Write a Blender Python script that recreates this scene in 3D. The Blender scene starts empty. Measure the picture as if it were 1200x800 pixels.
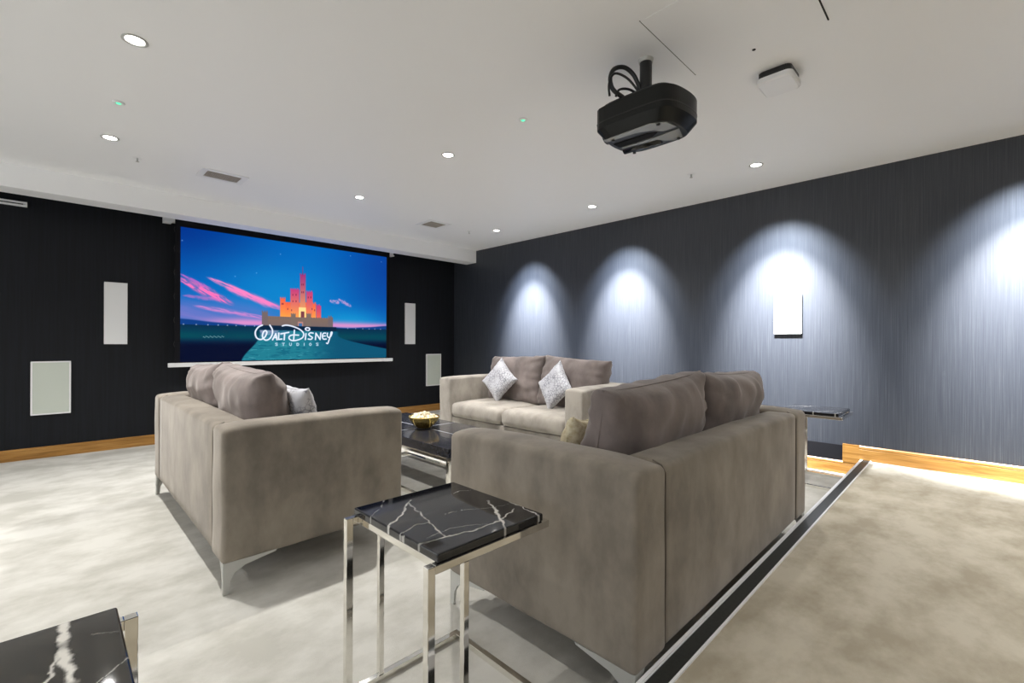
import bpy, bmesh, math, random
import numpy as np
from mathutils import Vector, Matrix, noise
PI = math.pi
C = bpy.context.scene.collection
rnd = random.Random(7)

# ---------------------------------------------------------------- materials
def mat(name, color=(.5,.5,.5), rough=.5, metal=0, spec=.5, emit=None, estr=0, sheen=0, coat=0):
    m = bpy.data.materials.new(name); m.use_nodes = True
    b = m.node_tree.nodes['Principled BSDF']
    b.inputs['Base Color'].default_value = (*color, 1)
    b.inputs['Roughness'].default_value = rough
    b.inputs['Metallic'].default_value = metal
    b.inputs['Specular IOR Level'].default_value = spec
    if emit: b.inputs['Emission Color'].default_value = (*emit, 1); b.inputs['Emission Strength'].default_value = estr
    if sheen: b.inputs['Sheen Weight'].default_value = sheen; b.inputs['Sheen Roughness'].default_value = .4
    if coat: b.inputs['Coat Weight'].default_value = coat
    return m
def nd(m, t, **kw):
    n = m.node_tree.nodes.new(t)
    for k, v in kw.items():
        if k in n.inputs: n.inputs[k].default_value = v
        else: setattr(n, k, v)
    return n
def lk(m, a, ao, b, bi): m.node_tree.links.new(a.outputs[ao], b.inputs[bi])
def coords(m, scale=(1,1,1), loc=(0,0,0), rot=(0,0,0)):
    tc = nd(m, 'ShaderNodeTexCoord'); mp = nd(m, 'ShaderNodeMapping')
    mp.inputs['Scale'].default_value = scale; mp.inputs['Location'].default_value = loc; mp.inputs['Rotation'].default_value = rot
    lk(m, tc, 'Object', mp, 'Vector'); return mp
def ramp(m, stops):
    r = nd(m, 'ShaderNodeValToRGB'); e = r.color_ramp.elements
    while len(e) < len(stops): e.new(.5)
    for i, (p, c) in enumerate(stops): e[i].position = p; e[i].color = (*c, 1)
    return r
def noisy(name, c1, c2, scale=(1,1,1), detail=6, lo=.35, hi=.65, rough=.7, bump=0, bscale=None, bdist=.002, **kw):
    m = mat(name, c1, rough, **kw); b = m.node_tree.nodes['Principled BSDF']
    mp = coords(m, scale); n = nd(m, 'ShaderNodeTexNoise', Scale=1.0, Detail=detail, Roughness=.6)
    lk(m, mp, 'Vector', n, 'Vector'); r = ramp(m, [(lo, c1), (hi, c2)])
    lk(m, n, 'Fac', r, 'Fac'); lk(m, r, 'Color', b, 'Base Color')
    if bump:
        mp2 = coords(m, bscale or scale); n2 = nd(m, 'ShaderNodeTexNoise', Scale=1.0, Detail=3.0)
        lk(m, mp2, 'Vector', n2, 'Vector'); bp = nd(m, 'ShaderNodeBump', Strength=bump, Distance=bdist)
        lk(m, n2, 'Fac', bp, 'Height'); lk(m, bp, 'Normal', b, 'Normal')
    return m

M = {}
M['carpet'] = noisy('carpet', (.43,.415,.37), (.57,.555,.51), (3.2,4.2,2), 12, .38, .60, .95, .35, (260,260,260), .003, spec=.1)
M['carpet_upper'] = noisy('carpet_upper', (.37,.325,.245), (.53,.48,.385), (4,6,2), 12, .36, .62, .95, .35, (260,260,260), .003, spec=.1)
M['ceiling'] = mat('ceiling_paint', (.88,.88,.88), .5, spec=.4)
M['white'] = mat('white_plastic', (.82,.82,.82), .4)
M['cream'] = mat('cream_panel', (.84,.84,.78), .5)
M['paleg'] = mat('pale_green_cloth', (.56,.60,.53), .6)
M['chrome'] = mat('polished_nickel', (.86,.84,.79), .07, 1)
M['steel'] = mat('brushed_steel', (.52,.52,.49), .42, .3)
M['alu'] = mat('anodised_aluminium', (.88,.88,.90), .32, .1)
M['black'] = mat('black_plastic', (.012,.012,.012), .35)
M['blackgloss'] = mat('glossy_black', (.006,.007,.008), .16, spec=.45)
M['projblack'] = mat('projector_case_black', (.004,.005,.0045), .32, spec=.3)
M['projreflect'] = mat('projector_reflection_grey', (.42,.42,.38), .22, .5)  # grey standing in for the bright room mirrored in the glossy underside
M['rubber'] = noisy('black_rubber', (.012,.014,.013), (.022,.024,.022), (80,80,80), 3, rough=.45)
M['matte_black'] = mat('matte_black', (.006,.006,.008), .85, spec=.2)
M['brass'] = mat('brass', (.78,.56,.16), .2, 1)
M['popcorn'] = noisy('popcorn', (.58,.48,.30), (.78,.72,.58), (60,60,60), 3, rough=.8)
M['green'] = mat('green_indicator', (.05,.6,.3), .3, emit=(.1,.9,.45), estr=1.2)
M['lamp'] = mat('lamp_glass', (1,1,1), .3, emit=(1,.97,.93), estr=25)
M['hole'] = mat('dark_void', (.02,.018,.015), .9)
M['seamline'] = mat('seam_line', (.10,.10,.09), .8)
M['seam'] = mat('upholstery_piping', (.13,.11,.09), .9)

def wallpaper():
    m = mat('vertical_brushed_wallpaper', (.05,.06,.09), .5, spec=.55); b = m.node_tree.nodes['Principled BSDF']
    mp = coords(m, (150,150,2.2)); n = nd(m, 'ShaderNodeTexNoise', Scale=1.0, Detail=4.0, Roughness=.65)
    lk(m, mp, 'Vector', n, 'Vector')
    r = ramp(m, [(.30,(.017,.020,.029)), (.55,(.029,.033,.041)), (.75,(.052,.056,.064))])
    lk(m, n, 'Fac', r, 'Fac')
    # scattered scuffs
    mp2 = coords(m, (5,5,3)); n2 = nd(m, 'ShaderNodeTexNoise', Scale=1.0, Detail=8.0, Roughness=.7)
    lk(m, mp2, 'Vector', n2, 'Vector'); r2 = ramp(m, [(.70,(0,0,0)), (.76,(.25,.25,.25))])
    lk(m, n2, 'Fac', r2, 'Fac')
    mx = nd(m, 'ShaderNodeMix', data_type='RGBA'); lk(m, r2, 'Color', mx, 0)
    lk(m, r, 'Color', mx, 6); mx.inputs[7].default_value = (.07,.075,.08,1)
    lk(m, mx, 2, b, 'Base Color')
    rr = nd(m, 'ShaderNodeMapRange'); lk(m, n, 'Fac', rr, 'Value'); rr.inputs['To Min'].default_value = .62; rr.inputs['To Max'].default_value = .36
    lk(m, rr, 'Result', b, 'Roughness')
    bp = nd(m, 'ShaderNodeBump', Strength=.5, Distance=.002); lk(m, n, 'Fac', bp, 'Height'); lk(m, bp, 'Normal', b, 'Normal')
    return m
M['wallpaper'] = wallpaper()
M['wall_dark'] = noisy('black_navy_wallcovering', (.0042,.005,.0065), (.0075,.009,.013), (60,60,1.4), 4, rough=.6, spec=.25)
def oak():
    m = mat('oak', (.5,.3,.1), .35); b = m.node_tree.nodes['Principled BSDF']
    mp = coords(m, (1.5,1.5,28)); n = nd(m, 'ShaderNodeTexNoise', Scale=1.6, Detail=6.0, Distortion=1.2)
    lk(m, mp, 'Vector', n, 'Vector')
    r = ramp(m, [(.3,(.22,.10,.018)), (.5,(.34,.165,.036)), (.7,(.44,.235,.065))])
    lk(m, n, 'Fac', r, 'Fac'); lk(m, r, 'Color', b, 'Base Color'); return m
M['oak'] = oak()
def velvet(name, c, k=1.0):
    c1 = tuple(x*.74 for x in c); c2 = tuple(x*1.24 for x in c)
    m = noisy(name, c1, c2, (5,5,3), 9, .36, .64, .85, .35, (300,300,300), .0012, spec=.15, sheen=.35*k)
    m.node_tree.nodes['Principled BSDF'].inputs['Sheen Tint'].default_value = (.9,.85,.8,1)
    return m
M['velvet'] = velvet('taupe_velvet', (.25,.218,.178))
M['velvet_lit'] = velvet('lit_taupe_velvet', (.345,.315,.275))  # same taupe velvet, lightened for the strong light on the far sofa
M['velvet_back'] = velvet('mauve_taupe_velvet', (.215,.180,.168))
def silver_cloth():
    m = mat('silver_damask', (.6,.6,.6), .45, sheen=.3); b = m.node_tree.nodes['Principled BSDF']
    mp = coords(m, (1,1,1)); v = nd(m, 'ShaderNodeTexVoronoi', Scale=38.0); v.feature = 'DISTANCE_TO_EDGE'
    n = nd(m, 'ShaderNodeTexNoise', Scale=9.0, Detail=2.0)
    lk(m, mp, 'Vector', v, 'Vector'); lk(m, mp, 'Vector', n, 'Vector')
    r = ramp(m, [(.03,(.20,.20,.23)), (.09,(.52,.52,.55))]); lk(m, v, 'Distance', r, 'Fac')
    r2 = ramp(m, [(.38,(0,0,0)), (.48,(1,1,1))]); lk(m, n, 'Fac', r2, 'Fac')
    mx = nd(m, 'ShaderNodeMix', data_type='RGBA'); lk(m, r2, 'Color', mx, 0)
    mx.inputs[6].default_value = (.52,.52,.55,1); lk(m, r, 'Color', mx, 7); lk(m, mx, 2, b, 'Base Color'); return m
M['silver'] = silver_cloth()
M['cream_cloth'] = noisy('cream_tassel_cloth', (.55,.45,.26), (.75,.68,.5), (60,60,60), 3, rough=.9)
M['stone'] = noisy('flecked_black_granite', (.010,.011,.016), (.05,.055,.075), (60,60,60), 8, .42, .8, .16, coat=.3)
M['grout'] = mat('pale_inlay', (.55,.56,.60), .35)

# ---------------------------------------------------------------- mesh helpers
class MB:
    def __init__(s): s.v = []; s.f = []
    def add(s, vs, fs):
        o = len(s.v); s.v += [tuple(p) for p in vs]; s.f += [tuple(i+o for i in f) for f in fs]; return s
    def box(s, x0, x1, y0, y1, z0, z1):
        vs = [(x,y,z) for x in (x0,x1) for y in (y0,y1) for z in (z0,z1)]
        return s.add(vs, [(0,1,3,2),(4,6,7,5),(0,4,5,1),(2,3,7,6),(0,2,6,4),(1,5,7,3)])
    def prism(s, pts, z0, z1, top=None):
        n = len(pts); top = top or pts
        vs = [(x,y,z0) for x,y in pts] + [(x,y,z1) for x,y in top]
        return s.add(vs, [tuple(reversed(range(n))), tuple(range(n,2*n))] + [(i,(i+1)%n,(i+1)%n+n,i+n) for i in range(n)])
    def tube(s, path, r, n=10):
        P = [Vector(p) for p in path]; vs = []; fs = []
        for i, p in enumerate(P):
            t = (P[min(i+1,len(P)-1)] - P[max(i-1,0)]).normalized()
            a = t.orthogonal().normalized() if i == 0 else (a - t*a.dot(t)).normalized()
            b = t.cross(a); rr = r[i] if isinstance(r, (list,tuple)) else r
            for k in range(n): vs.append(p + a*rr*math.cos(2*PI*k/n) + b*rr*math.sin(2*PI*k/n))
        for i in range(len(P)-1):
            for k in range(n): fs.append((i*n+k, i*n+(k+1)%n, (i+1)*n+(k+1)%n, (i+1)*n+k))
        fs.append(tuple(reversed(range(n)))); fs.append(tuple((len(P)-1)*n+k for k in range(n)))
        return s.add(vs, fs)
    def lathe(s, prof, c=(0,0,0), n=32):
        vs = []; fs = []
        for r, z in prof:
            for k in range(n): vs.append((c[0]+r*math.cos(2*PI*k/n), c[1]+r*math.sin(2*PI*k/n), c[2]+z))
        for i in range(len(prof)-1):
            for k in range(n): fs.append((i*n+k, i*n+(k+1)%n, (i+1)*n+(k+1)%n, (i+1)*n+k))
        return s.add(vs, fs)
    def build(s, name, m, parent=None, smooth=False, bevel=0, loc=None):
        me = bpy.data.meshes.new(name); me.from_pydata(s.v, [], s.f)
        bm = bmesh.new(); bm.from_mesh(me)
        bmesh.ops.remove_doubles(bm, verts=bm.verts, dist=1e-6)
        bmesh.ops.recalc_face_normals(bm, faces=bm.faces)
        if bevel:
            es = [e for e in bm.edges if len(e.link_faces) == 2 and e.calc_face_angle(0) > .5]
            bmesh.ops.bevel(bm, geom=es, offset=bevel, segments=2, affect='EDGES', profile=.6)
        bm.to_mesh(me); bm.free()
        me.materials.append(M[m] if isinstance(m, str) else m)
        if smooth:
            for p in me.polygons: p.use_smooth = True
        o = bpy.data.objects.new(name, me); C.objects.link(o)
        if parent: o.parent = parent
        if loc: o.location = loc
        return o
def empty(name, label, cat, loc=(0,0,0), rz=0, group=None):
    o = bpy.data.objects.new(name, None); C.objects.link(o); o.empty_display_size = .1
    o.location = loc; o.rotation_euler = (0,0,rz); return tag(o, label, cat, group)
def tag(o, label, cat, group=None, kind=None):
    o['label'] = label; o['category'] = cat
    if group: o['group'] = group
    if kind: o['kind'] = kind
    return o
def struct(o): o['kind'] = 'structure'; return o

def axis(h, r, n, k=4):
    a = [-h + r*(1-math.cos(PI/2*i/k)) for i in range(k)]
    a += [-(h-r) + 2*(h-r)*i/n for i in range(n+1)]
    a += [-x for x in reversed(a[:k])]
    return a
def rbox(x0,x1,y0,y1,z0,z1, r=.03, n=(8,8,8), fn=None):
    """rounded box with a dense skin; fn bends or bulges a point given its unit coordinates"""
    h = Vector(((x1-x0)/2,(y1-y0)/2,(z1-z0)/2)); c = Vector(((x0+x1)/2,(y0+y1)/2,(z0+z1)/2))
    A = [axis(h[i], r, n[i]) for i in range(3)]; mb = MB(); idx = {}
    def vert(p):
        key = tuple(round(q,6) for q in p)
        if key in idx: return idx[key]
        q = Vector(p); inner = Vector([max(-(h[i]-r), min(h[i]-r, q[i])) for i in range(3)])
        d = q - inner
        if d.length > 1e-9: q = inner + d.normalized()*r
        if fn: q = q + Vector(fn(Vector((q.x/h.x, q.y/h.y, q.z/h.z)), q + c))
        idx[key] = len(mb.v); mb.v.append(tuple(q + c)); return idx[key]
    for ax in range(3):
        u, v = [i for i in range(3) if i != ax]
        for sgn in (-1,1):
            for i in range(len(A[u])-1):
                for j in range(len(A[v])-1):
                    q = []
                    for a, b in ((i,j),(i+1,j),(i+1,j+1),(i,j+1)):
                        p = [0,0,0]; p[ax] = sgn*h[ax]; p[u] = A[u][a]; p[v] = A[v][b]; q.append(vert(p))
                    mb.f.append(tuple(q))
    return mb
def nz(p, s, seed=0): return noise.noise(Vector((p[0]*s+seed*3.1, p[1]*s+seed*1.7, p[2]*s)))

def cushion(w, h, t, seed, n=30, pinch=.05, wr=.012, fl=.42, ears=.0):
    """soft pillow centred on the origin, width along x, thickness along y, height along z"""
    mb = MB(); id_ = {}
    for side in (1,-1):
        for i in range(n+1):
            for j in range(n+1):
                a = -1+2*i/n; b = -1+2*j/n
                a = math.sin(a*PI/2)*.55+a*.45; b = math.sin(b*PI/2)*.55+b*.45
                edge = (1-abs(a)**3.2)*(1-abs(b)**3.2)
                d = max(edge,0)**fl * t/2
                px = a*(1 - pinch*(1-b*b)*abs(a)**2 + ears*(abs(a*b))**4)
                pz = b*(1 - pinch*(1-a*a)*abs(b)**2 + ears*(abs(a*b))**4)
                x = px*w/2; z = pz*h/2
                # creases that radiate from the corners and edge seams
                e = max(abs(a),abs(b)); k = 0
                if wr:
                    k = wr*(.9*nz((x*1.3,side*.3,z*1.3),7,seed) + .5*e**3*nz((a*4+b*1.5, b*4-a*1.5, side), 1.6, seed+5)
                            + .35*e**2*math.sin((a if abs(b)>abs(a) else b)*16 + 4*nz((a,b,side),2,seed)))
                y = side*(d + (k if 0<i<n and 0<j<n else 0))
                if i in (0,n) or j in (0,n): y = 0; 
                key = (side if 0<i<n and 0<j<n else 0, i, j)
                if key not in id_:
                    sag = .012*nz((x,0,z),3,seed+2)
                    id_[key] = len(mb.v); mb.v.append((x, y+sag, z))
        for i in range(n):
            for j in range(n):
                q = [id_[(side if 0<p<n and 0<r<n else 0,p,r)] for p,r in ((i,j),(i+1,j),(i+1,j+1),(i,j+1))]
                mb.f.append(tuple(q if side<0 else reversed(q)))
    return mb
def xf(mb, mtx): mb.v = [tuple(mtx @ Vector(p)) for p in mb.v]; return mb
def edge_piping(w, h, pinch, n=24, r=.004):
    P = []
    for s in range(4):
        for i in range(n):
            a = -1+2*i/n
            q = [(a,-1),(1,a),(-a,1),(-1,-a)][s]; a_, b_ = q
            P.append((a_*(1-pinch*(1-b_*b_)*abs(a_)**2)*w/2, 0, b_*(1-pinch*(1-a_*a_)*abs(b_)**2)*h/2))
    P.append(P[0]); return MB().tube(P, r, 6)

def vnoise(x, y, seed):
    r = np.random.RandomState(seed); G = r.rand(64,64); xi = np.floor(x).astype(int); yi = np.floor(y).astype(int)
    fx = x-xi; fy = y-yi; fx = fx*fx*(3-2*fx); fy = fy*fy*(3-2*fy)
    g = lambda a, b: G[a%64, b%64]
    return (g(xi,yi)*(1-fx)+g(xi+1,yi)*fx)*(1-fy)+(g(xi,yi+1)*(1-fx)+g(xi+1,yi+1)*fx)*fy
def fbm(x, y, seed, o=4): return sum(vnoise(x*2**k, y*2**k, seed+k)/2**k for k in range(o))/sum(1/2**k for k in range(o))

# ---------------------------------------------------------------- room shell
XR, YB, H, ZP, YE = 4.681, 6.069, 2.511, .135, .6606
XL, YN = -3.2, -2.6
def sbox(name, m, *b, bevel=0): return struct(MB().box(*b).build(name, m, bevel=bevel))
sbox('floor', 'carpet', XL, XR+.1, YE-.02, YB+.1, -.1, 0)
sbox('floor_platform', 'carpet_upper', XL, XR+.1, YN, YE-.07, -.1, ZP)
sbox('wall_right', 'wallpaper', XR, XR+.12, YN, YB+.1, -.1, H+.1)
sbox('wall_rear', 'wall_dark', XL, XR, YN-.12, YN, -.1, H+.1)  # unseen dark wall, added to cut ambient light from behind
sbox('wall_screen', 'wall_dark', XL, XR, YB, YB+.12, -.1, H+.1)
sbox('ceiling', 'ceiling', XL, XR, YN, YB, H, H+.1)
sbox('trim_soffit', 'ceiling', XL, XR, 5.511, 5.749, 2.322, H, bevel=.003)
sbox('trim_recess_lining', 'matte_black', XL, XR, 5.749, YB, H-.012, H)
# step edge: rubber tread between two aluminium strips, riser below
tn = struct(MB().box(XL, XR, YE-.066, YE-.004, .10, ZP+.004).build('trim_step_nosing', 'rubber'))
o = MB().box(XL, XR, YE-.0715, YE-.064, .10, ZP+.006).build('edge_strip', 'alu', tn)
mb = MB().box(XL, XR, YE-.010, YE, .098, ZP+.006).box(XL, XR, YE-.016, YE-.012, .12, ZP+.007)
mb.build('edge_strip', 'alu', tn)
struct(MB().box(XL, XR, YE-.03, YE-.012, 0, .10).build('trim_riser', 'rubber'))

def skirt(name, pts_len, h, axis_, base, pos, sgn):
    """moulded oak skirting: flat face, groove, rounded top"""
    prof = [(0,0),(.018,0),(.018,h*.74),(.015,h*.76),(.015,h*.79),(.018,h*.81),(.016,h*.93),(.008,h),(0,h)]
    a0, a1 = pts_len; vs = []
    for a in (a0, a1):
        for d, z in prof: vs.append((pos-sgn*d, a, base+z) if axis_=='y' else (a, pos-sgn*d, base+z))
    n = len(prof); fs = [tuple(range(n)), tuple(range(2*n-1,n-1,-1))] + [(i,(i+1)%n,(i+1)%n+n,i+n) for i in range(n)]
    return struct(MB().add(vs, fs).build(name, 'oak'))
skirt('baseboard_screen', (XL, XR), .103, 'x', 0, YB, 1)
skirt('baseboard_right_lower', (YE-.01, YB), .105, 'y', 0, XR, 1)
skirt('baseboard_right_upper', (YN, .78), .116, 'y', ZP, XR, 1)
# short upright piece where the two skirtings meet at the step
mb = MB().box(XR-.019, XR, .668, .78, .10, .251); mb.box(XR-.021, XR-.018, .766, .780, .10, .251)
struct(mb.build('baseboard_right_return', 'oak', bevel=.002))
tag(MB().box(XR-.006, XR, .78, 2.1, .105, .236).build('kick_panel', 'matte_black', bevel=.001),
    'black strip panel on the right wall above the lower oak skirting', 'wall panel')

# ---------------------------------------------------------------- sofas
def leg_mesh(mx, my):
    prof = [(0,0),(.022,0),(.028,.055),(.045,.085),(.085,.107),(.21,.128),(.215,.135),(0,.135)]
    mb = MB(); t = .010
    vs = [(0 if k==0 else mx*t, my*a, z) for k in (0,1) for a, z in prof]; n = len(prof)
    mb.add(vs, [tuple(range(n)), tuple(range(2*n-1,n-1,-1))] + [(i,(i+1)%n,(i+1)%n+n,i+n) for i in range(n)])
    prof2 = [(.0101,0),(.018,0),(.024,.07),(.055,.135),(.0101,.135)]
    vs = [(mx*a, 0 if k==0 else my*t, z) for k in (0,1) for a, z in prof2]; n = len(prof2)
    mb.add(vs, [tuple(range(n)), tuple(range(2*n-1,n-1,-1))] + [(i,(i+1)%n,(i+1)%n+n,i+n) for i in range(n)])
    return mb
def make_sofa(label, loc, rz, L, seed, D=.87, AT=.185, HA=.712, V='velvet'):
    s = empty('sofa', label, 'sofa', loc, rz, 'matching taupe sofas around the coffee table')
    def armfn(sd):
        def fn(u, p):
            dz = .012*(1-u.x**2)*(u.z>0)*max(0,u.z)**3 + (-.010*max(0,u.y)**4 - .014*max(0,-u.y)**5)*(u.z>.2)
            bx = u.x*.006*(1-u.z**2)*(1-u.y**2) + .005*nz(p,3.5,sd)
            return (bx, .004*nz(p,5,sd+1)*(abs(u.y)>.8), dz + .003*nz(p,6,sd))
        return fn
    for k, x0 in enumerate((0, L-AT)):
        rbox(x0, x0+AT, 0, D, .13, HA, .021, (4,14,12), armfn(seed+k)).build('arm', V, s, True)
        # welt seam around the back face of the arm
        sx = x0+AT-.001 if k == 0 else x0+.001
        MB().tube([(sx,.006,.15),(sx,.004,.4),(sx,.006,HA-.035),(sx,.02,HA-.012),(sx,.05,HA-.002)], .0022, 6).build('seam', 'seam', s)
        # piping along the outer face edge
    rbox(AT-.004, L-AT+.004, .004, .155, .13, HA-.004, .026, (16,3,12),
         lambda u, p: (0, -.006*(1-u.z**2)*(1-u.x**2)*(u.y<0), .006*(1-u.x**2)*(u.z>.5)+.003*nz(p,4,seed))).build('back', V, s, True)
    rbox(AT-.004, L-AT+.004, .15, D-.03, .13, .315, .012, (10,8,3)).build('seat_frame', V, s, True)
    w = (L-2*AT)/2
    for k in range(2):
        def fn(u, p, k=k):
            b = .018*(1-u.x**2)*(1-u.y**2)*max(0,u.z)
            return (0, .014*(1-u.z**2)*max(0,u.y)*(1-u.x**4) , b + .006*nz(p,5,seed+k) - .012*(abs(u.x)**8)*(u.z>0))
        x0 = AT+.003+k*w
        c = rbox(x0, x0+w-.006, .16, D-.004, .316, .468, .045, (12,12,4), fn).build('seat_cushion', V, s, True)
    for k in range(2):
        cw = w+.012; ch = .50; th = .25
        mb = cushion(cw, ch, th, seed*7+k, 34, .035, .020, .34, ears=.03)
        T = Matrix.Translation((AT+w*(k+.5), .272, .468+ch/2-.030)) @ Matrix.Rotation(math.radians(13), 4, 'X') @ Matrix.Rotation(math.radians((-3,2)[k]), 4, 'Y')
        c = xf(mb, T).build('back_cushion', 'velvet_back', s, True)
        xf(edge_piping(cw*.995, ch*.995, .035), T).build('piping', 'velvet_back', c, True)
    for px_, mx in ((.006,1),(L-.006,-1)):
        for py_, my in ((.006,1),(D-.006,-1)):
            leg_mesh(mx, my).build('leg', 'steel', s, loc=(px_, py_, 0))
    return s
# left sofa faces +x (toward the right wall): local y -> +x, local x -> -y ; origin at its far back corner
LS = 1.84
sofa_a = make_sofa('taupe velvet two-seat sofa at the left, its back toward the open floor below the screen', (.505, 2.24+LS, 0), -PI/2, LS, 1)
# near sofa faces the screen, back along the step
sofa_b = make_sofa('taupe velvet two-seat sofa facing the screen, its back along the black step edge', (1.165, .672, 0), 0, LS, 4)
# far sofa faces -x: local y -> -x, local x -> +y
sofa_c = make_sofa('taupe two-seat sofa before the spotlit right wall with two silver pillows', (3.77, 2.14, 0), PI/2, 1.87, 8, V='velvet_lit')

def pillow(label, w, t, seed, mtx, m='silver', cat='pillow'):
    mb = cushion(w, w, t, seed, 24, .10, .008, .45, .05)
    o = mb.build('throw_pillow', m, None, True); o.matrix_world = mtx
    edge_piping(w*.995, w*.995, .10, r=.003).build('piping', m, o, True)
    return tag(o, label, cat, 'silver patterned throw pillows')
RZ = lambda a: Matrix.Rotation(math.radians(a), 4, 'Z'); RX = lambda a: Matrix.Rotation(math.radians(a), 4, 'X'); RY = lambda a: Matrix.Rotation(math.radians(a), 4, 'Y')
Tr = Matrix.Translation
pillow('silver pillow standing on its corner near the screen end of the right wall sofa', .335, .12, 3, Tr((3.275,3.48,.690)) @ RZ(95) @ RX(14) @ RY(50))
pillow('silver pillow on its corner beside the near arm of the right wall sofa', .335, .12, 5, Tr((3.245,2.71,.685)) @ RZ(80) @ RX(14) @ RY(42))
pillow('silver pillow with black pattern leaning behind the near arm of the left sofa', .40, .13, 6, Tr((.925,2.60,.66)) @ RZ(-80) @ RX(14) @ RY(4))
p = pillow('cream pillow showing only its edge beside the cushion of the sofa facing the screen', .36, .12, 9, Tr((1.585,1.20,.60)) @ RZ(12) @ RX(18) @ RY(5), 'cream_cloth')
del p['group']

# ---------------------------------------------------------------- C-shaped side tables
def make_side_table(label, loc, rz, marble_m, W=.42, L=.43, HT=.547):
    s = empty('side_table', label, 'side table', loc, rz, 'chrome side tables with black marble tops')
    t = .021; z1 = HT; z0 = HT-t
    mb = MB().box(t, L, 0, t, z0, z1).box(t, L, W-t, W, z0, z1).box(.036, .036+t, t, W-t, z0, z1-.0005).box(L-t, L, t, W-t, z0, z1-.0005)
    mb.build('top_frame', 'chrome', s, bevel=.0015)
    mb = MB().box(0, L, 0, t, 0, t).box(0, L, W-t, W, 0, t).box(L-t, L, t, W-t, 0, t-.0005)
    mb.build('base_frame', 'chrome', s, bevel=.0015)
    for y in (0, W-t):
        MB().box(0, t, y, y+t, t, z1).build('post', 'chrome', s, bevel=.0015)
        MB().box(.11, .11+t*.8, y+.002, y+t-.002, t, z0).build('post', 'chrome', s, bevel=.0015)
    mb, A = vein_top(VEINS[marble_m], 3, .030, L-.022, .004, W-.004, HT+.0005, HT+.024)
    o = mb.build('marble_top', marble_m, s, False)
    at = o.data.attributes.new('vein', 'FLOAT', 'POINT')
    # remove_doubles keeps vertex order for a closed skin
    at.data.foreach_set('value', A[:len(o.data.vertices)].astype('f'))
    return s
def vein_top(lines, seed, x0,x1,y0,y1,z0,z1):
    mb = rbox(x0,x1,y0,y1,z0,z1,.005,(150,150,1))
    P = np.array(mb.v); X_, Y_ = P[:,0], P[:,1]
    jx = (fbm(X_*45,Y_*45,seed)-.5)*.016+(fbm(X_*160,Y_*160,seed+3)-.5)*.004; jy = (fbm(X_*45+9,Y_*45+5,seed+7)-.5)*.016
    A = np.zeros(len(P))
    for w, pts in lines:
        D = np.full(len(P), 9.)
        for (ax,ay),(bx_,by_) in zip(pts[:-1], pts[1:]):
            dx, dy = bx_-ax, by_-ay; q = np.clip(((X_+jx-ax)*dx+(Y_+jy-ay)*dy)/(dx*dx+dy*dy),0,1)
            D = np.minimum(D, np.hypot(X_+jx-ax-q*dx, Y_+jy-ay-q*dy))
        wv = w*(.35+1.3*fbm(X_*30+seed,Y_*30,seed+11))
        A = np.maximum(A, np.clip(1.6-D/wv,0,1)*min(1,.35+w*220)*np.clip(2.6*fbm(X_*22,Y_*22+3,seed+17)-.35,.15,1))
    return mb, A
def vein_mat(name, base, vein):
    m = noisy(name, base, tuple(c*3.2+.004 for c in base), (38,38,38), 7, .5, .8, .045, coat=.3)
    b = m.node_tree.nodes['Principled BSDF']; src = b.inputs['Base Color'].links[0].from_socket
    a = nd(m, 'ShaderNodeAttribute', attribute_name='vein'); mx = nd(m, 'ShaderNodeMix', data_type='RGBA')
    lk(m, a, 'Fac', mx, 0); m.node_tree.links.new(src, mx.inputs[6]); mx.inputs[7].default_value = (*vein,1); lk(m, mx, 2, b, 'Base Color'); return m
M['marble'] = vein_mat('black_veined_marble', (.006,.006,.008), (.70,.68,.63))
M['marble_thick'] = vein_mat('black_bold_veined_marble', (.016,.013,.008), (.85,.82,.75))
VEINS = {'marble': [(.0024,[(.189,.379),(.108,.293),(.094,.279),(.034,.241),(.017,.217)]),(.0017,[(.172,.352),(.158,.293),(.133,.205),(.128,.165),(.113,.115),(.106,.076)]),
   (.0012,[(.032,.171),(.094,.199),(.132,.179)]),(.0008,[(.017,.217),(.032,.171),(.02,.09)]),(.0019,[(.025,.084),(.122,.068),(.196,.05),(.28,.055),(.38,.088)]),
   (.0032,[(.367,.203),(.333,.124),(.292,.06),(.262,.013),(.255,-.01)]),(.0022,[(.415,.165),(.405,.086),(.395,.03),(.39,0)]),(.0012,[(.142,.447),(.082,.377),(.037,.343),(.019,.324)]),
   (.0008,[(.197,.206),(.264,.19),(.344,.142),(.41,.13)]),(.0007,[(.19,.379),(.30,.33),(.37,.34),(.41,.31)]),(.0007,[(.05,.10),(.15,.11),(.24,.06)])],
 'marble_thick': [(.0048,[(.104,.0),(.106,.068),(.108,.107),(.102,.163),(.098,.218),(.12,.30),(.10,.45)]),(.0022,[(.108,.095),(.114,.124),(.119,.159),(.126,.191),(.16,.26)]),
   (.0012,[(.07,.089),(.04,.10)]),(.0009,[(.2,.0),(.23,.12),(.3,.2)]),(.0009,[(.03,.2),(.08,.26),(.1,.36)])]}
make_side_table('chrome side table with glossy black marble top in front of the sofas', (.625, .905, 0), 0, 'marble', W=.445, L=.435)
make_side_table('black marble side table with bold white vein cropped at the lower left', (.118, 1.165, 0), PI, 'marble_thick', W=.445, L=.435)
make_side_table('chrome side table at the right end of the sofa by the step', (4.04, 1.115, 0), -PI/2, 'marble', W=.435, L=.435)

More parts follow.
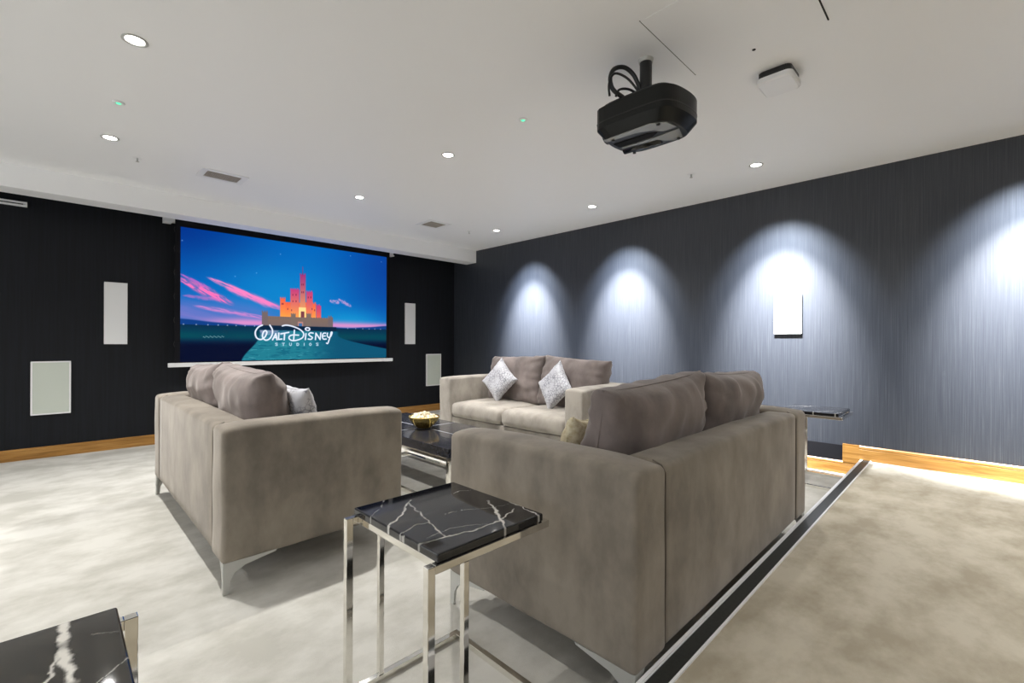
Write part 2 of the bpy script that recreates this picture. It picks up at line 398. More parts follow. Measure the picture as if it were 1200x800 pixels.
# ---------------------------------------------------------------- coffee table, bowl
cx0, cx1, cy0, cy1 = 1.785, 2.425, 2.37, 3.88
ct = empty('coffee_table', 'low coffee table with black stone top and chrome frame between the sofas', 'coffee table', ((cx0+cx1)/2,(cy0+cy1)/2,0))
def rel(mb, c): mb.v = [(x-c[0], y-c[1], z-c[2]) for x,y,z in mb.v]; return mb
cc = ((cx0+cx1)/2,(cy0+cy1)/2,0)
xm, ym = cc[0], cc[1]; g = .007
tiles = MB()
for a0,a1 in ((cx0,xm-g/2),(xm+g/2,cx1)):
    for b0,b1 in ((cy0,ym-g/2),(ym+g/2,cy1)): tiles.box(a0,a1,b0,b1,.338,.400)
rel(tiles,cc).build('stone_top', 'stone', ct, bevel=.002)
rel(MB().box(xm-g/2,xm+g/2,cy0+.001,cy1-.001,.339,.3995).box(cx0+.001,xm-g/2,ym-g/2,ym+g/2,.339,.3995).box(xm+g/2,cx1-.001,ym-g/2,ym+g/2,.339,.3995),cc).build('inlay', 'grout', ct)
t = .026
fr = MB()
for z0 in (.311, .0):
    fr.box(cx0+.012,cx1-.012,cy0+.012,cy0+.012+t,z0,z0+t).box(cx0+.012,cx1-.012,cy1-.012-t,cy1-.012,z0,z0+t)
    fr.box(cx0+.012,cx0+.012+t,cy0+.012+t,cy1-.012-t,z0,z0+t-.0004).box(cx1-.012-t,cx1-.012,cy0+.012+t,cy1-.012-t,z0,z0+t-.0004)
rel(fr,cc).build('frame', 'chrome', ct, bevel=.0015)
for x in (cx0+.012, cx1-.012-t):
    for y in (cy0+.012, cy1-.012-t):
        rel(MB().box(x,x+t,y,y+t,t,.311),cc).build('leg', 'chrome', ct, bevel=.0015)
bx, by = 2.085, 3.085
bowl = empty('bowl', 'gold scalloped bowl of popcorn standing on the coffee table', 'bowl', (bx,by,.400))
prof = [(.001,.012),(.05,.014),(.085,.04),(.108,.07),(.117,.094),(.120,.096),(.121,.092),(.111,.066),(.088,.034),(.055,.008),(.052,.001),(.001,.001)]
mb = MB(); n = 48; vs = []
for r,z in prof:
    for k in range(n):
        w = 1+.035*abs(math.cos(6*2*PI*k/n/2))*(z/.09); vs.append((r*w*math.cos(2*PI*k/n), r*w*math.sin(2*PI*k/n), z))
mb.add(vs, [(i*n+k,i*n+(k+1)%n,(i+1)*n+(k+1)%n,(i+1)*n+k) for i in range(len(prof)-1) for k in range(n)])
mb.build('bowl_body', 'brass', bowl, True)
MB().lathe([(.001,0),(.062,0),(.062,.006),(.050,.010),(.001,.010)]).build('foot', 'black', bowl, True)
mb = MB()
bm = bmesh.new(); bmesh.ops.create_icosphere(bm, subdivisions=2, radius=1)
sv = [v.co.copy() for v in bm.verts]; sf = [tuple(v.index for v in f.verts) for f in bm.faces]; bm.free()
for i in range(120):
    a = rnd.uniform(0,2*PI); r = .098*math.sqrt(rnd.random()); z = .078 + .042*(1-(r/.1)**2)*rnd.uniform(.6,1)
    if i < 40: z = .05 + .02*rnd.random(); r *= .85
    q = rnd.uniform(.010,.018); sd = i
    mb.add([(r*math.cos(a)+v.x*q*(1+.5*nz(v,1.6,sd)), r*math.sin(a)+v.y*q*(1+.5*nz(v,1.6,sd+9)), z+v.z*q*(1+.5*nz(v,1.8,sd+4))) for v in sv], sf)
pc = mb.build('popcorn', 'popcorn', None, True, loc=(bx,by,.400)); tag(pc, 'pale popcorn heaped in the gold bowl', 'popcorn', kind='stuff')

# ---------------------------------------------------------------- wall speakers and panels
def panel(name, label, cat, w, h, d, m, loc, rz, group, rim=.012):
    s = empty(name, label, cat, loc, rz, group)       # local: width x, out of the wall -y, height z
    mb = MB().box(-w/2,w/2,-d,0,0,rim).box(-w/2,w/2,-d,0,h-rim,h).box(-w/2,-w/2+rim,-d,0,rim,h-rim).box(w/2-rim,w/2,-d,0,rim,h-rim)
    mb.build('frame', 'white', s, bevel=.001)
    rbox(-w/2+rim,w/2-rim,-d+.0025,0,rim,h-rim,.0015,(2,1,2)).build('grille', m, s)
    return s
panel('wall_speaker', 'tall narrow white speaker panel left of the screen', 'speaker', .176, .615, .02, 'white', (.438,YB,1.048), 0, 'narrow speakers beside the screen', .006)
panel('wall_speaker', 'tall narrow white speaker panel right of the screen', 'speaker', .176, .620, .02, 'white', (3.836,YB,1.05), 0, 'narrow speakers beside the screen', .006)
panel('subwoofer_panel', 'large pale green speaker panel low on the black wall at far left', 'speaker', .265, .492, .02, 'paleg', (-.017,YB,.397), 0, 'large panels low on the screen wall')
panel('subwoofer_panel', 'pale green speaker panel low on the screen wall near the room corner', 'speaker', .277, .500, .02, 'paleg', (4.27,YB,.395), 0, 'large panels low on the screen wall')
panel('surround_speaker', 'cream rectangular speaker panel on the spotlit right wall', 'speaker', .218, .353, .022, 'cream', (XR,1.19,1.169), -PI/2, None, .008)
rail = empty('curtain_rail', 'slim white rail with dark slot high on the wall at upper left', 'rail', (-.6,YB,2.285))
mb = MB().box(-.42,.425,-.03,0,.026,.042).box(-.42,.425,-.03,0,0,.014).box(-.42,.425,-.006,0,.014,.026).box(.412,.425,-.03,-.006,.014,.026)
mb.build('rail_body', 'white', rail, bevel=.001)
MB().box(-.42,.40,-.022,-.006,.0145,.0255).build('slot', 'black', rail)

# ---------------------------------------------------------------- projection screen
YS = 5.90
scr = empty('projection_screen', 'large pull-down projection screen showing a lit fortress film title', 'screen', (2.14,YS,.80))
O = (2.14,YS,.80)
rel(MB().box(.895,3.395,YS,YS+.004,.845,2.36),O).build('black_border', 'matte_black', scr)
rel(MB().tube([(.838,YS,.830),(3.444,YS,.830)], .001, 4).box(.838,3.444,YS-.016,YS+.012,.808,.852),O).build('bottom_bar', 'white', scr, bevel=.004)
rel(MB().box(.80,3.46,YS+.006,YS+.09,2.325,2.44),O).build('housing', 'white', scr, bevel=.003)
for sx in (.80, 3.40): rel(MB().box(sx,sx+.07,YS+.0,YS+.09,2.312,2.326),O).build('bracket', 'white', scr, bevel=.001)
for zz in (1.05,1.3,1.55,1.8,2.05,2.25):   # tab-tension loops at the side
    rel(MB().tube([(.895,YS+.002,zz-.03),(.886,YS+.002,zz),(.895,YS+.002,zz+.03)], .0025, 6),O).build('tension_tab', 'black', scr)
# --- the projected picture, painted on a fine vertex grid of the screen cloth
PX0,PX1,PZ0,PZ1 = .942,3.345,.862,2.285
NX, NZ = 660, 392
F,YAW,ROLL,V0,CH = 540.2, math.radians(44.82), .0042, 401.3, 1.08
def to_pic(u, v):
    """position in the photographed picture -> metres on the cloth"""
    U = u-600; V = V0-v; U, V = U*math.cos(ROLL)-V*math.sin(ROLL), U*math.sin(ROLL)+V*math.cos(ROLL)
    dx = math.sin(YAW)*F+math.cos(YAW)*U; dy = math.cos(YAW)*F-math.sin(YAW)*U
    return (dx*5.919/dy, CH+V*5.919/dy)
xs = np.linspace(PX0,PX1,NX); zs = np.linspace(PZ0,PZ1,NZ); X, Z = np.meshgrid(xs, zs)
s = (X-PX0)/(PX1-PX0); tt = (Z-PZ0)/(PZ1-PZ0)
def lin(c): c = np.array(c, float)/255; return np.where(c<=.04045, c/12.92, ((c+.055)/1.055)**2.4)
def sm(a, b, x): q = np.clip((x-a)/(b-a),0,1); return q*q*(3-2*q)
def mixc(img, c, a): a = np.clip(a,0,1)[...,None]; return img*(1-a)+np.array(c, float)*a
img = np.zeros(X.shape+(3,))
img[:] = (0,96,180)
img = mixc(img, (0,45,130), sm(.45,1.05,tt)*sm(.55,-.05,s))
img = mixc(img, (6,62,150), sm(.55,1.05,s)*sm(.0,.9,tt))
img = mixc(img, (10,128,196), np.exp(-((s-.42)/.30)**2-((tt-.55)/.28)**2)*.9)
img = mixc(img, (20,150,205), np.exp(-((s-.78)/.22)**2-((tt-.34)/.12)**2)*.8)
# pink low haze and streaks at left
hz = sm(.56,.32,tt+.12*(s-.2))*sm(.60,.15,s)
img = mixc(img, (150,120,195), hz*(.35+.65*fbm(s*5+tt*6,tt*22+s*7,3)))
img = mixc(img, (228,140,196), np.exp(-((tt-.305)/.035)**2)*sm(.0,.25,s)*.9)
def streak(p0, p1, w, c, seed, amp=1.0):
    global img
    a = np.array(to_pic(*p0)); b = np.array(to_pic(*p1)); d = b-a; L = np.hypot(*d); d /= L; nrm = np.array((-d[1],d[0]))
    q = ((X-a[0])*d[0]+(Z-a[1])*d[1])/L; e = (X-a[0])*nrm[0]+(Z-a[1])*nrm[1]
    n_ = fbm(q*6+seed, e*26+q*2, seed); wd = w*(.25+np.sin(np.clip(q,0,1)*PI)**.6)*(.55+.9*n_)
    wis = .35+.65*sm(.30,.58,fbm(q*9+seed, e*75+q*5, seed+30, 5))
    img = mixc(img, c, sm(1.0,.25,np.abs(e)/wd)*sm(-.02,.10,q)*sm(1.02,.80,q)*amp*wis)
streak((207,325),(275,358),.055,(255,110,180),11)
streak((205,318),(250,340),.02,(205,100,190),12,.8)
streak((240,324),(330,362),.035,(250,130,190),14)
streak((262,336),(335,364),.05,(240,125,190),15,.9)
streak((212,346),(262,352),.025,(190,110,190),16,.7)
streak((225,358),(320,374),.03,(215,130,200),17,.8)
streak((385,352),(398,355),.03,(190,150,205),18,.9); streak((395,350),(412,360),.03,(205,150,205),19,.8)
# land
tt_h = to_pic(215,376)[1]; hor = to_pic(330,383)[1]
horz = hor + .006*np.sin(s*40)*.3
img = mixc(img, (12,60,130), sm(.015,-.005,Z-(horz+.05*np.clip(1-s*4,0,1)+.04*np.clip((s-.8)*5,0,1)+.006)))
img = mixc(img, (4,44,74), sm(.004,-.004,Z-horz))
img = mixc(img, (0,72,84), sm(0,-.03,Z-horz)*np.exp(-((Z-(hor-.11))/.07)**2)*(.5+.5*fbm(X*3,Z*14,31)))
# water in the middle
wl = to_pic(285,386); 
lb = .86+.62*0+ (1.68 + .26*np.clip((Z-.95)/.4,0,1)**2 - .34*np.clip((.13-(Z-PZ0))/.13,0,1)*0)
left_bank = to_pic(293,400)[0] + .10*np.sin((Z-1.0)*9) - .30*sm(.14,0,Z-PZ0)*0 - .33*sm(1.22,1.275,Z)
right_bank = to_pic(395,400)[0] + 1.1*sm(1.17,.86,Z)
wm = sm(-.012,.012,X-left_bank)*sm(.02,-.02,X-right_bank)*sm(.008,-.004,Z-(hor-.045))
wc = np.zeros_like(img); rip = fbm(X*14,Z*60,41)
wc[:] = (30,120,138); wc = mixc(wc, (150,140,180), sm(1.08,1.24,Z)*sm(2.15,1.75,X)); wc = mixc(wc, (12,92,118), sm(.5,.75,rip)*.8); wc = mixc(wc, (90,175,185), sm(.62,.8,fbm(X*20,Z*80,43))*.5)
wc = mixc(wc, (8,80,110), sm(2.1,2.7,X))
img = img*(1-wm[...,None]) + wc*wm[...,None]
dk = sm(1.13,1.02,Z)*(1-wm)
img = mixc(img, (0,8,40), dk)
for k in range(26):
    px_ = .97+.10*k+.02*math.sin(k*7); 
    if 1.75 < px_ < 2.75: continue
    img = mixc(img, (215,215,235), np.exp(-((X-px_)/.006)**2-((Z-(hor+.003))/.006)**2)*.8)
for k in range(16):
    a,b = to_pic(238+k*1.55, 394.5+.8*math.sin(k*2.1)); img = mixc(img, (170,200,205), np.exp(-((X-a)/.005)**2-((Z-b)/.005)**2)*.8)
for a,b in ((213,282),(275,324),(328,298),(446,307),(300,320),(410,300)):
    a,b = to_pic(a,b); img = mixc(img, (150,190,235), np.exp(-((X-a)/.006)**2-((Z-b)/.006)**2)*.8)
# plain fortress: crenellated blocks and towers lit warm
def Q(zx, zy): return to_pic(290+zx/6.6667, 290+zy/6.6667)
def rect(x0,y0,x1,y1,c,soft=.004,amp=1.0,grad=None):
    global img
    a = Q(x0,y1); b = Q(x1,y0)
    m_ = sm(-soft,soft,X-a[0])*sm(-soft,soft,b[0]-X)*sm(-soft,soft,Z-a[1])*sm(-soft,soft,b[1]-Z)
    if grad is not None:
        g_ = np.clip((Z-a[1])/(b[1]-a[1]),0,1)[...,None]; col = np.array(c,float)*(1-g_)+np.array(grad,float)*g_
        img = img*(1-m_[...,None]*amp)+col*m_[...,None]*amp
    else: img = mixc(img, c, m_*amp)
def tri(xc,ybase,ytip,hw,c):
    global img
    a = Q(xc,ybase); b = Q(xc,ytip); w_ = Q(xc+hw,ybase)[0]-a[0]
    f_ = np.clip((b[1]-Z)/(b[1]-a[1]),0,1)
    img = mixc(img, c, sm(.004,-.004,np.abs(X-a[0])-w_*f_)*sm(-.003,.003,Z-a[1])*sm(-.003,.003,b[1]-Z))
def cren(x0,x1,y,c,w=9,h=12):
    x = x0
    while x < x1-4: rect(x,y-h,min(x+w,x1),y+2,c); x += w*2
O1,O2,PK,ST,DR,BL = (255,170,70),(235,95,70),(190,60,120),(112,98,100),(120,25,75),(25,40,95)
rect(285,440,530,575,O1,grad=O2); cren(285,530,440,O2)
rect(330,330,400,575,O1,grad=PK); cren(330,400,330,PK)
rect(455,350,505,575,(250,150,70),grad=PK); cren(455,505,350,PK)
rect(404,215,450,575,(255,185,90),grad=(150,50,120)); cren(404,450,215,(150,50,120)); rect(425,150,429,215,DR,.002)
rect(250,400,292,575,O1,grad=O2); cren(250,292,400,O2)
rect(532,455,570,575,(240,110,70),grad=PK); cren(532,570,455,PK)
rect(396,470,452,575,(255,215,140)); 
for wx, wy in ((350,370),(375,370),(350,420),(375,420),(470,390),(490,390),(420,290),(433,290),(420,350),(433,350),(310,480),(340,490),(500,480),(520,490),(265,440),(275,440)):
    rect(wx-3,wy-7,wx+3,wy+7,(110,30,70),.002)
rect(412,500,440,575,(120,60,70))
rect(110,555,662,628,ST,grad=(126,104,92)); cren(110,662,555,ST,10,8)
rect(108,505,155,628,ST); cren(108,155,505,ST); rect(625,545,662,628,ST); cren(625,662,545,ST)
rect(335,520,372,628,(120,104,96)); cren(335,372,520,ST,8,7); rect(455,520,492,628,(120,104,96)); cren(455,492,520,ST,8,7)
rect(388,580,430,628,(180,130,120)); rect(396,592,422,628,(60,110,165))
rect(100,622,690,640,(6,34,60),.006)
def strokes(pls, w, c=(225,232,250), amp=1.0):
    global img
    D = np.full(X.shape, 9.)
    for pl in pls:
        P = [np.array(Q(*p)) for p in pl]
        if len(P) > 3:   # smooth the stroke
            R = []
            for i in range(len(P)-1):
                p0,p1,p2,p3 = P[max(i-1,0)],P[i],P[i+1],P[min(i+2,len(P)-1)]
                for k in range(5):
                    q = k/5; R.append(.5*((2*p1)+(-p0+p2)*q+(2*p0-5*p1+4*p2-p3)*q*q+(-p0+3*p1-3*p2+p3)*q**3))
            R.append(P[-1]); P = R
        for a, b in zip(P[:-1], P[1:]):
            d = b-a; L2 = max(d@d,1e-12); q = np.clip(((X-a[0])*d[0]+(Z-a[1])*d[1])/L2,0,1)
            D = np.minimum(D, np.hypot(X-a[0]-q*d[0], Z-a[1]-q*d[1]))
    img = mixc(img, c, sm(w*1.35,w*.65,D)*amp)
title = [[(112,606),(80,622),(57,660),(66,702),(98,718),(130,700),(147,665),(136,648),(118,664),(114,700),(136,722),(166,714),(188,680),(190,642),(170,606)],
 [(192,720),(217,672)],[(217,672),(226,720)],[(200,702),(224,702)],
 [(240,668),(238,717)],[(238,717),(264,714)],
 [(256,674),(318,662)],[(286,668),(282,720)],
 [(268,612),(300,606),(350,616),(405,640),(434,672),(424,704),(385,722),(345,726),(322,712),(324,692),(352,682),(395,684)],[(362,645),(356,722)],
 [(452,672),(447,718)],[(458,646),(447,636),(458,626),(478,630),(480,642),(468,648)],
 [(508,668),(486,666),(474,678),(486,691),(502,702),(492,716),(470,714)],
 [(526,718),(530,668)],[(530,668),(562,718)],[(562,718),(568,666)],
 [(606,668),(588,670),(580,692),(588,714),(610,714)],[(582,692),(602,690)],
 [(620,668),(618,690),(630,702),(646,692),(656,664),(648,662),(642,690),(632,722),(622,748),(612,746)]]
strokes(title, .0082)
def S(c): return [[(c+8,749),(c-4,747),(c-7,753),(c+6,760),(c+6,766),(c-7,766)]]
def T(c): return [[(c-9,748),(c+9,748)],[(c,748),(c,768)]]
def U_(c): return [[(c-8,747),(c-8,763)],[(c-8,763),(c,768),(c+7,763)],[(c+7,763),(c+7,747)]]
def D_(c): return [[(c-7,748),(c-7,767)],[(c-7,748),(c+4,750),(c+8,757),(c+3,766),(c-7,767)]]
def I_(c): return [[(c,748),(c,767)]]
def O_(c): return [[(c,748),(c-8,757),(c,767),(c+8,757),(c,748)]]
sub = []
for fn_, c_ in ((S,222),(T,276),(U_,332),(D_,388),(I_,438),(O_,486),(S,540)): sub += [[(a,b-2) for a,b in pl] for pl in fn_(c_)]
strokes(sub, .0045, (190,215,235), .9)
# picture colours converted to linear values
col = lin(img)
me = bpy.data.meshes.new('picture')
verts = np.stack([X-O[0], np.full(X.shape,-.0015), Z-O[2]], -1).reshape(-1,3)
i = np.arange(NX-1)[None,:]+np.arange(NZ-1)[:,None]*NX
faces = np.stack([i, i+1, i+NX+1, i+NX], -1).reshape(-1,4)
me.from_pydata(verts.tolist(), [], faces.tolist())
at = me.color_attributes.new('picture', 'FLOAT_COLOR', 'POINT')
at.data.foreach_set('color', np.concatenate([col, np.ones(X.shape+(1,))], -1).reshape(-1).astype('f'))
m = mat('projected_picture', (.004,.004,.004), .9, spec=.02); a = nd(m, 'ShaderNodeAttribute', attribute_name='picture')
lk(m, a, 'Color', m.node_tree.nodes['Principled BSDF'], 'Emission Color'); m.node_tree.nodes['Principled BSDF'].inputs['Emission Strength'].default_value = 1.0
PICM = m
me.materials.append(m); pic = bpy.data.objects.new('picture', me); C.objects.link(pic); pic.parent = scr

# ---------------------------------------------------------------- projector
pj = empty('projector', 'black ceiling-mounted projector hanging from a short pole', 'projector', (2.125,1.19,2.13))
O = (2.125,1.19,2.13)
out = [(1.985,1.37),(1.978,1.20),(1.985,1.07),(2.00,1.02),(2.04,.99),(2.10,.975),(2.17,.968),(2.235,.972),(2.28,.99),(2.305,1.03),(2.312,1.09),(2.312,1.27),(2.29,1.35),(2.24,1.395),(2.14,1.412),(2.05,1.405)]
def loop_smooth(P, k=4):
    n = len(P); R_ = []
    for i in range(n):
        p = [np.array(P[(i+j-1)%n]) for j in range(4)]
        for q in range(k):
            q /= k; R_.append(tuple(.5*((2*p[1])+(-p[0]+p[2])*q+(2*p[0]-5*p[1]+4*p[2]-p[3])*q*q+(-p[0]+3*p[1]-3*p[2]+p[3])*q**3)))
    return R_
out = loop_smooth(out)
cxp, cyp = 2.145, 1.19
sc_ = lambda k: [(cxp+(x-cxp)*k, cyp+(y-cyp)*k) for x,y in out]
mb = MB().prism(out, 2.178, 2.285).prism(sc_(.93), 2.285, 2.305, sc_(.86)).prism(sc_(.90), 2.150, 2.178, out).prism(sc_(.82), 2.128, 2.150, sc_(.90))
rel(mb,O).build('body', 'projblack', pj, bevel=.004)
rel(MB().prism(sc_(1.006), 2.206, 2.212),O).build('trim_line', 'black', pj)
rel(MB().prism([(2.012,1.36),(2.012,1.10),(2.05,1.035),(2.13,1.02),(2.13,1.09),(2.085,1.12),(2.05,1.20),(2.04,1.36)],2.1245,2.1275),O).build('underside_reflection', 'projreflect', pj)  # thin plates shaped like the bright reflections on the black underside
rel(MB().prism([(2.155,1.02),(2.255,1.05),(2.262,1.10),(2.235,1.13),(2.195,1.16),(2.165,1.34),(2.155,1.34),(2.165,1.14)],2.1245,2.1275),O).build('underside_reflection', 'projreflect', pj)
rel(MB().prism([(2.09,1.35),(2.10,1.16),(2.125,1.12),(2.15,1.16),(2.145,1.35)],2.1255,2.1275),O).build('intake_cover', 'matte_black', pj)
rel(MB().tube([(2.213,1.36,2.14),(2.226,1.15,2.14)], .026, 20),O).build('underside_roll', 'blackgloss', pj, True)
ls = rel(MB().tube([(2.145,1.385,2.22),(2.145,1.43,2.22)], .052, 28),O).build('lens_barrel', 'black', pj)
rel(MB().tube([(2.145,1.428,2.22),(2.145,1.434,2.22)], [.038,.034], 28),O).build('lens_glass', 'blackgloss', ls, True)
for fx, fy in ((2.04,1.32),(2.25,1.32),(2.04,1.07),(2.25,1.07)):
    rel(MB().tube([(fx,fy,2.117),(fx,fy,2.13)], .009, 12),O).build('foot', 'black', pj, True)
rel(MB().tube([(2.118,1.18,2.33),(2.118,1.18,2.495)], .030, 20).box(2.02,2.22,1.10,1.26,2.305,2.314).box(2.06,2.18,1.14,1.22,2.314,2.33),O).build('mount_pole', 'black', pj)
rel(MB().tube([(2.118,1.18,2.494),(2.118,1.18,2.5108)], [.034,.038], 20),O).build('ceiling_collar', 'steel', pj)
def cable(pts, r):
    P = [Vector(p) for p in pts]; R = []
    for i in range(len(P)-1):
        p0,p1,p2,p3 = P[max(i-1,0)],P[i],P[i+1],P[min(i+2,len(P)-1)]
        for k in range(8):
            q = k/8; R.append(.5*((2*p1)+(-p0+p2)*q+(2*p0-5*p1+4*p2-p3)*q*q+(-p0+3*p1-3*p2+p3)*q**3))
    return rel(MB().tube(R+[P[-1]], r, 8),O)
cable([(2.10,1.20,2.36),(2.07,1.22,2.43),(2.03,1.25,2.465),(1.985,1.28,2.45),(1.965,1.29,2.40),(1.975,1.28,2.345),(2.02,1.25,2.31)], .011).build('cable', 'black', pj, True)
cable([(2.08,1.19,2.33),(2.03,1.23,2.40),(1.975,1.27,2.42),(1.955,1.29,2.37),(1.96,1.29,2.31)], .006).build('cable', 'black', pj, True)
cable([(2.09,1.21,2.34),(2.05,1.24,2.36),(2.00,1.26,2.345),(1.985,1.27,2.31)], .006).build('cable', 'black', pj, True)

# ---------------------------------------------------------------- ceiling fittings
ap = empty('wireless_access_point', 'white rounded box with black base fixed to ceiling beside the projector', 'access point', (2.737,.745,H))
def rrect(w, d, r, n=8): return [(sx*(w-r)+r*math.cos(a0+PI/2*i/n), sy*(d-r)+r*math.sin(a0+PI/2*i/n)) for sx,sy,a0 in ((1,1,0),(-1,1,PI/2),(-1,-1,PI),(1,-1,3*PI/2)) for i in range(n+1)]
MB().prism(rrect(.092,.078,.03), -.034, -.0003).build('base', 'black', ap, False)
MB().prism(rrect(.100,.086,.035), -.056, -.034).prism(rrect(.090,.076,.030), -.062, -.056, rrect(.100,.086,.035)).build('cover', 'white', ap, False)
hat = empty('ceiling_hatch', 'flush white access hatch with dark seam in the ceiling above the projector', 'hatch', (2.13,.76,H))
MB().box(-.286,.288,-.294,.295,-.0022,-.0002).build('hatch_panel', 'ceiling', hat)
MB().box(-.29,.292,.295,.2985,-.0024,-.0002).build('seam_line', 'seamline', hat)
MB().box(.10,.292,-.300,-.294,-.0026,-.0002).build('seam_line', 'hole', hat)
tag(MB().lathe([(.0,-.004),(.008,-.004),(.009,-.0002),(0,-.0002)],n=16).build('screw_cap','hole',None,loc=(2.41,.765,H)), 'tiny dark cap in the ceiling between hatch and access point', 'cap')
DL = [(.269,2.825,0,1),(.276,4.30,0,1),(2.13,2.845,0,1.7),(2.14,4.303,0,1.7),(4.005,4.321,1,1),(4.005,2.844,1,1),(3.984,1.245,1,1),(4.0,-.30,1,.9),(-1.6,2.83,0,.75),(-1.6,4.3,0,.6),(-1.6,1.25,0,.4),(.27,-.4,0,.1),(2.13,-.4,0,.1),(.27,-1.9,0,1.3),(2.13,-1.9,0,1.3),(3.9,-1.9,0,1.3)]
LB = ['chrome downlight nearest the top left corner of the ceiling','downlight above the left sofa, nearest the left vent','downlight at the middle of the ceiling, beside the projector side','small downlight between the two ceiling vents','farthest downlight, above the far corner by the right wall','middle downlight of the row washing the right wall','downlight near the right wall beside the glossy ceiling streak',
      'downlight washing the right wall out of view']
W_DOWN, W_WASH, COL = 118, 480, (1,.985,.96)
def downlight(x, y, wash, label, power=1):
    d = empty('downlight', label, 'downlight', (x,y,H), 0, 'recessed ceiling downlights')
    MB().lathe([(.036,-.0004),(.050,-.0004),(.052,-.004),(.046,-.006),(.038,-.004),(.036,-.0004)]).build('trim_ring', 'steel', d, True)
    MB().lathe([(.0,-.0015),(.026,-.003),(.036,-.0008)], n=24).build('lamp_lens', 'lamp', d, True)
    L = bpy.data.lights.new('lamp_beam', 'SPOT'); lo = bpy.data.objects.new('lamp_beam', L); C.objects.link(lo); lo.parent = d
    lo.location = (0,0,-.012); L.shadow_soft_size = .03; L.color = COL
    if wash:
        L.energy = W_WASH*power; L.spot_size = math.radians(70); L.spot_blend = 1.0; lo.rotation_euler = (0, math.radians(-33), 0)
        L.color = (.74,.84,1)
        L3 = bpy.data.lights.new('lamp_core', 'SPOT'); l3 = bpy.data.objects.new('lamp_core', L3); C.objects.link(l3); l3.parent = d
        l3.location = (0,0,-.012); l3.rotation_euler = (0, math.radians(-28), 0); L3.shadow_soft_size = .03; L3.color = (.98,.985,1)
        L3.energy = 1950*power; L3.spot_size = math.radians(50); L3.spot_blend = 1.0
        L2 = bpy.data.lights.new('lamp_spill', 'SPOT'); l2 = bpy.data.objects.new('lamp_spill', L2); C.objects.link(l2); l2.parent = d
        l2.location = (0,0,-.012); L2.shadow_soft_size = .03; L2.energy = 70; L2.spot_size = math.radians(125); L2.spot_blend = 1; L2.color = COL
    else:
        L.energy = W_DOWN*power; L.spot_size = math.radians(128); L.spot_blend = 1.0
    return d
for k, (x,y,w,vis) in enumerate(DL):
    downlight(x,y,w, LB[k] if k < len(LB) else 'added downlight outside the picture, row %s' % ['by the left wall, second','by the left wall, first','by the left wall, third','behind the viewer, left','behind the viewer, centre','at the rear wall, left','at the rear wall, centre','at the rear wall, right'][k-8], vis)  # lamps past the named ones are unseen, added to brighten the room
def vent(x0,x1,y0,y1,label):
    cx_, cy_ = (x0+x1)/2,(y0+y1)/2; w, d = (x1-x0)/2,(y1-y0)/2
    v = empty('air_vent', label, 'air vent', (cx_,cy_,H), 0, 'square ceiling air vents'); r = .045
    MB().box(-w,w,-d,-d+r,-.008,-.0003).box(-w,w,d-r,d,-.008,-.0003).box(-w,-w+r,-d+r,d-r,-.008,-.0003).box(w-r,w,-d+r,d-r,-.008,-.0003).build('frame', 'white', v, bevel=.0015)
    MB().box(-w+r,w-r,-d+r,d-r,-.0018,-.0003).build('backing', 'hole', v)
    mb = MB(); a = -w+r
    while a < w-r-.006: mb.box(a,a+.004,-d+r,d-r,-.007,-.0018); a += .014
    a = -d+r
    while a < d-r-.004: mb.box(-w+r,w-r,a,a+.003,-.0065,-.002); a += .014
    mb.build('grille', M['vent'], v)
M['vent'] = mat('vent_grille', (.42,.38,.32), .5)
vent(.86,1.205,4.475,4.735,'white ceiling vent with brown grille, the left one above the screen')
vent(3.105,3.415,4.485,4.79,'white ceiling vent with brown grille, the right one near the soffit')
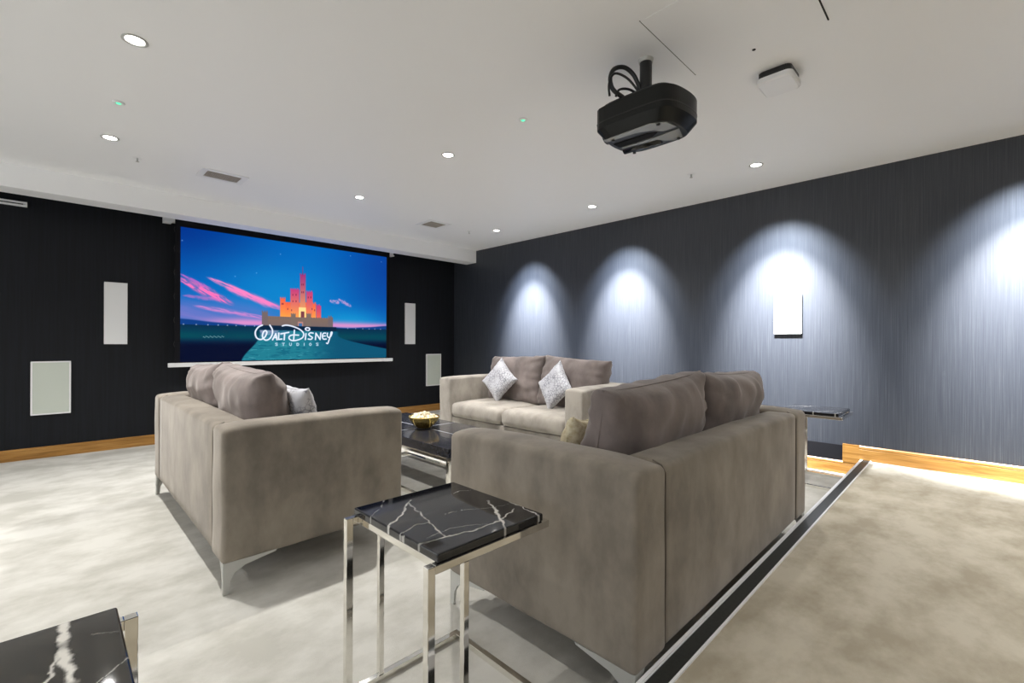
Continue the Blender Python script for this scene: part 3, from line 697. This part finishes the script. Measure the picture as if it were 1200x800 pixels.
for (x,y,l) in ((.459,4.626,'small pendent sprinkler head in the ceiling left of the left vent'),(3.821,1.702,'small pendent sprinkler head in the ceiling near the right wall'),(3.794,4.607,'small pendent sprinkler head in the ceiling near the far corner')):
    sp = empty('sprinkler_head', l, 'sprinkler', (x,y,H), 0, 'ceiling sprinkler heads')
    MB().lathe([(0,-.002),(.030,-.002),(.034,-.0002)],n=24).build('rose', 'white', sp, True)
    MB().tube([(0,0,-.002),(0,0,-.028)],.006,10).tube([(0,0,-.028),(0,0,-.031)],.012,14).build('nozzle', 'steel', sp)
for (x,y,l) in ((.271,3.632,'small ceiling emergency light glowing green at the left'),(2.131,2.052,'small ceiling emergency light glowing green near the middle')):
    sp = empty('emergency_light', l, 'emergency light', (x,y,H), 0, 'green emergency lights in the ceiling')
    MB().lathe([(.014,-.0002),(.030,-.0002),(.030,-.004),(.016,-.008),(.014,-.0002)],n=24).build('rim', 'white', sp, True)
    MB().lathe([(0,-.009),(.010,-.008),(.015,-.003)],n=20).build('lens', 'green', sp, True)

# ---------------------------------------------------------------- light, world, camera
w = bpy.data.worlds.new('World'); bpy.context.scene.world = w; w.use_nodes = True
bg = w.node_tree.nodes['Background']; bg.inputs[0].default_value = (.93,.96,1,1); bg.inputs[1].default_value = 1.25

cam = bpy.data.cameras.new('Camera'); co = bpy.data.objects.new('Camera', cam); C.objects.link(co)
cam.sensor_width = 36; cam.lens = F/1200*36; cam.shift_y = (V0-400)/1200; cam.clip_start = .05
co.matrix_world = Matrix.Translation((0,0,CH)) @ Matrix.Rotation(-YAW,4,'Z') @ Matrix.Rotation(PI/2,4,'X') @ Matrix.Rotation(ROLL,4,'Z')
sc = bpy.context.scene; sc.camera = co
sc.view_settings.view_transform = 'Standard'; sc.view_settings.look = 'None'; sc.view_settings.gamma = 1
sc.view_settings.use_curve_mapping = False; sc.view_settings.exposure = 0.2
sc.cycles.max_bounces = 10; sc.cycles.diffuse_bounces = 6; sc.cycles.glossy_bounces = 4; sc.cycles.use_denoising = True
sc.cycles.sample_clamp_indirect = 6
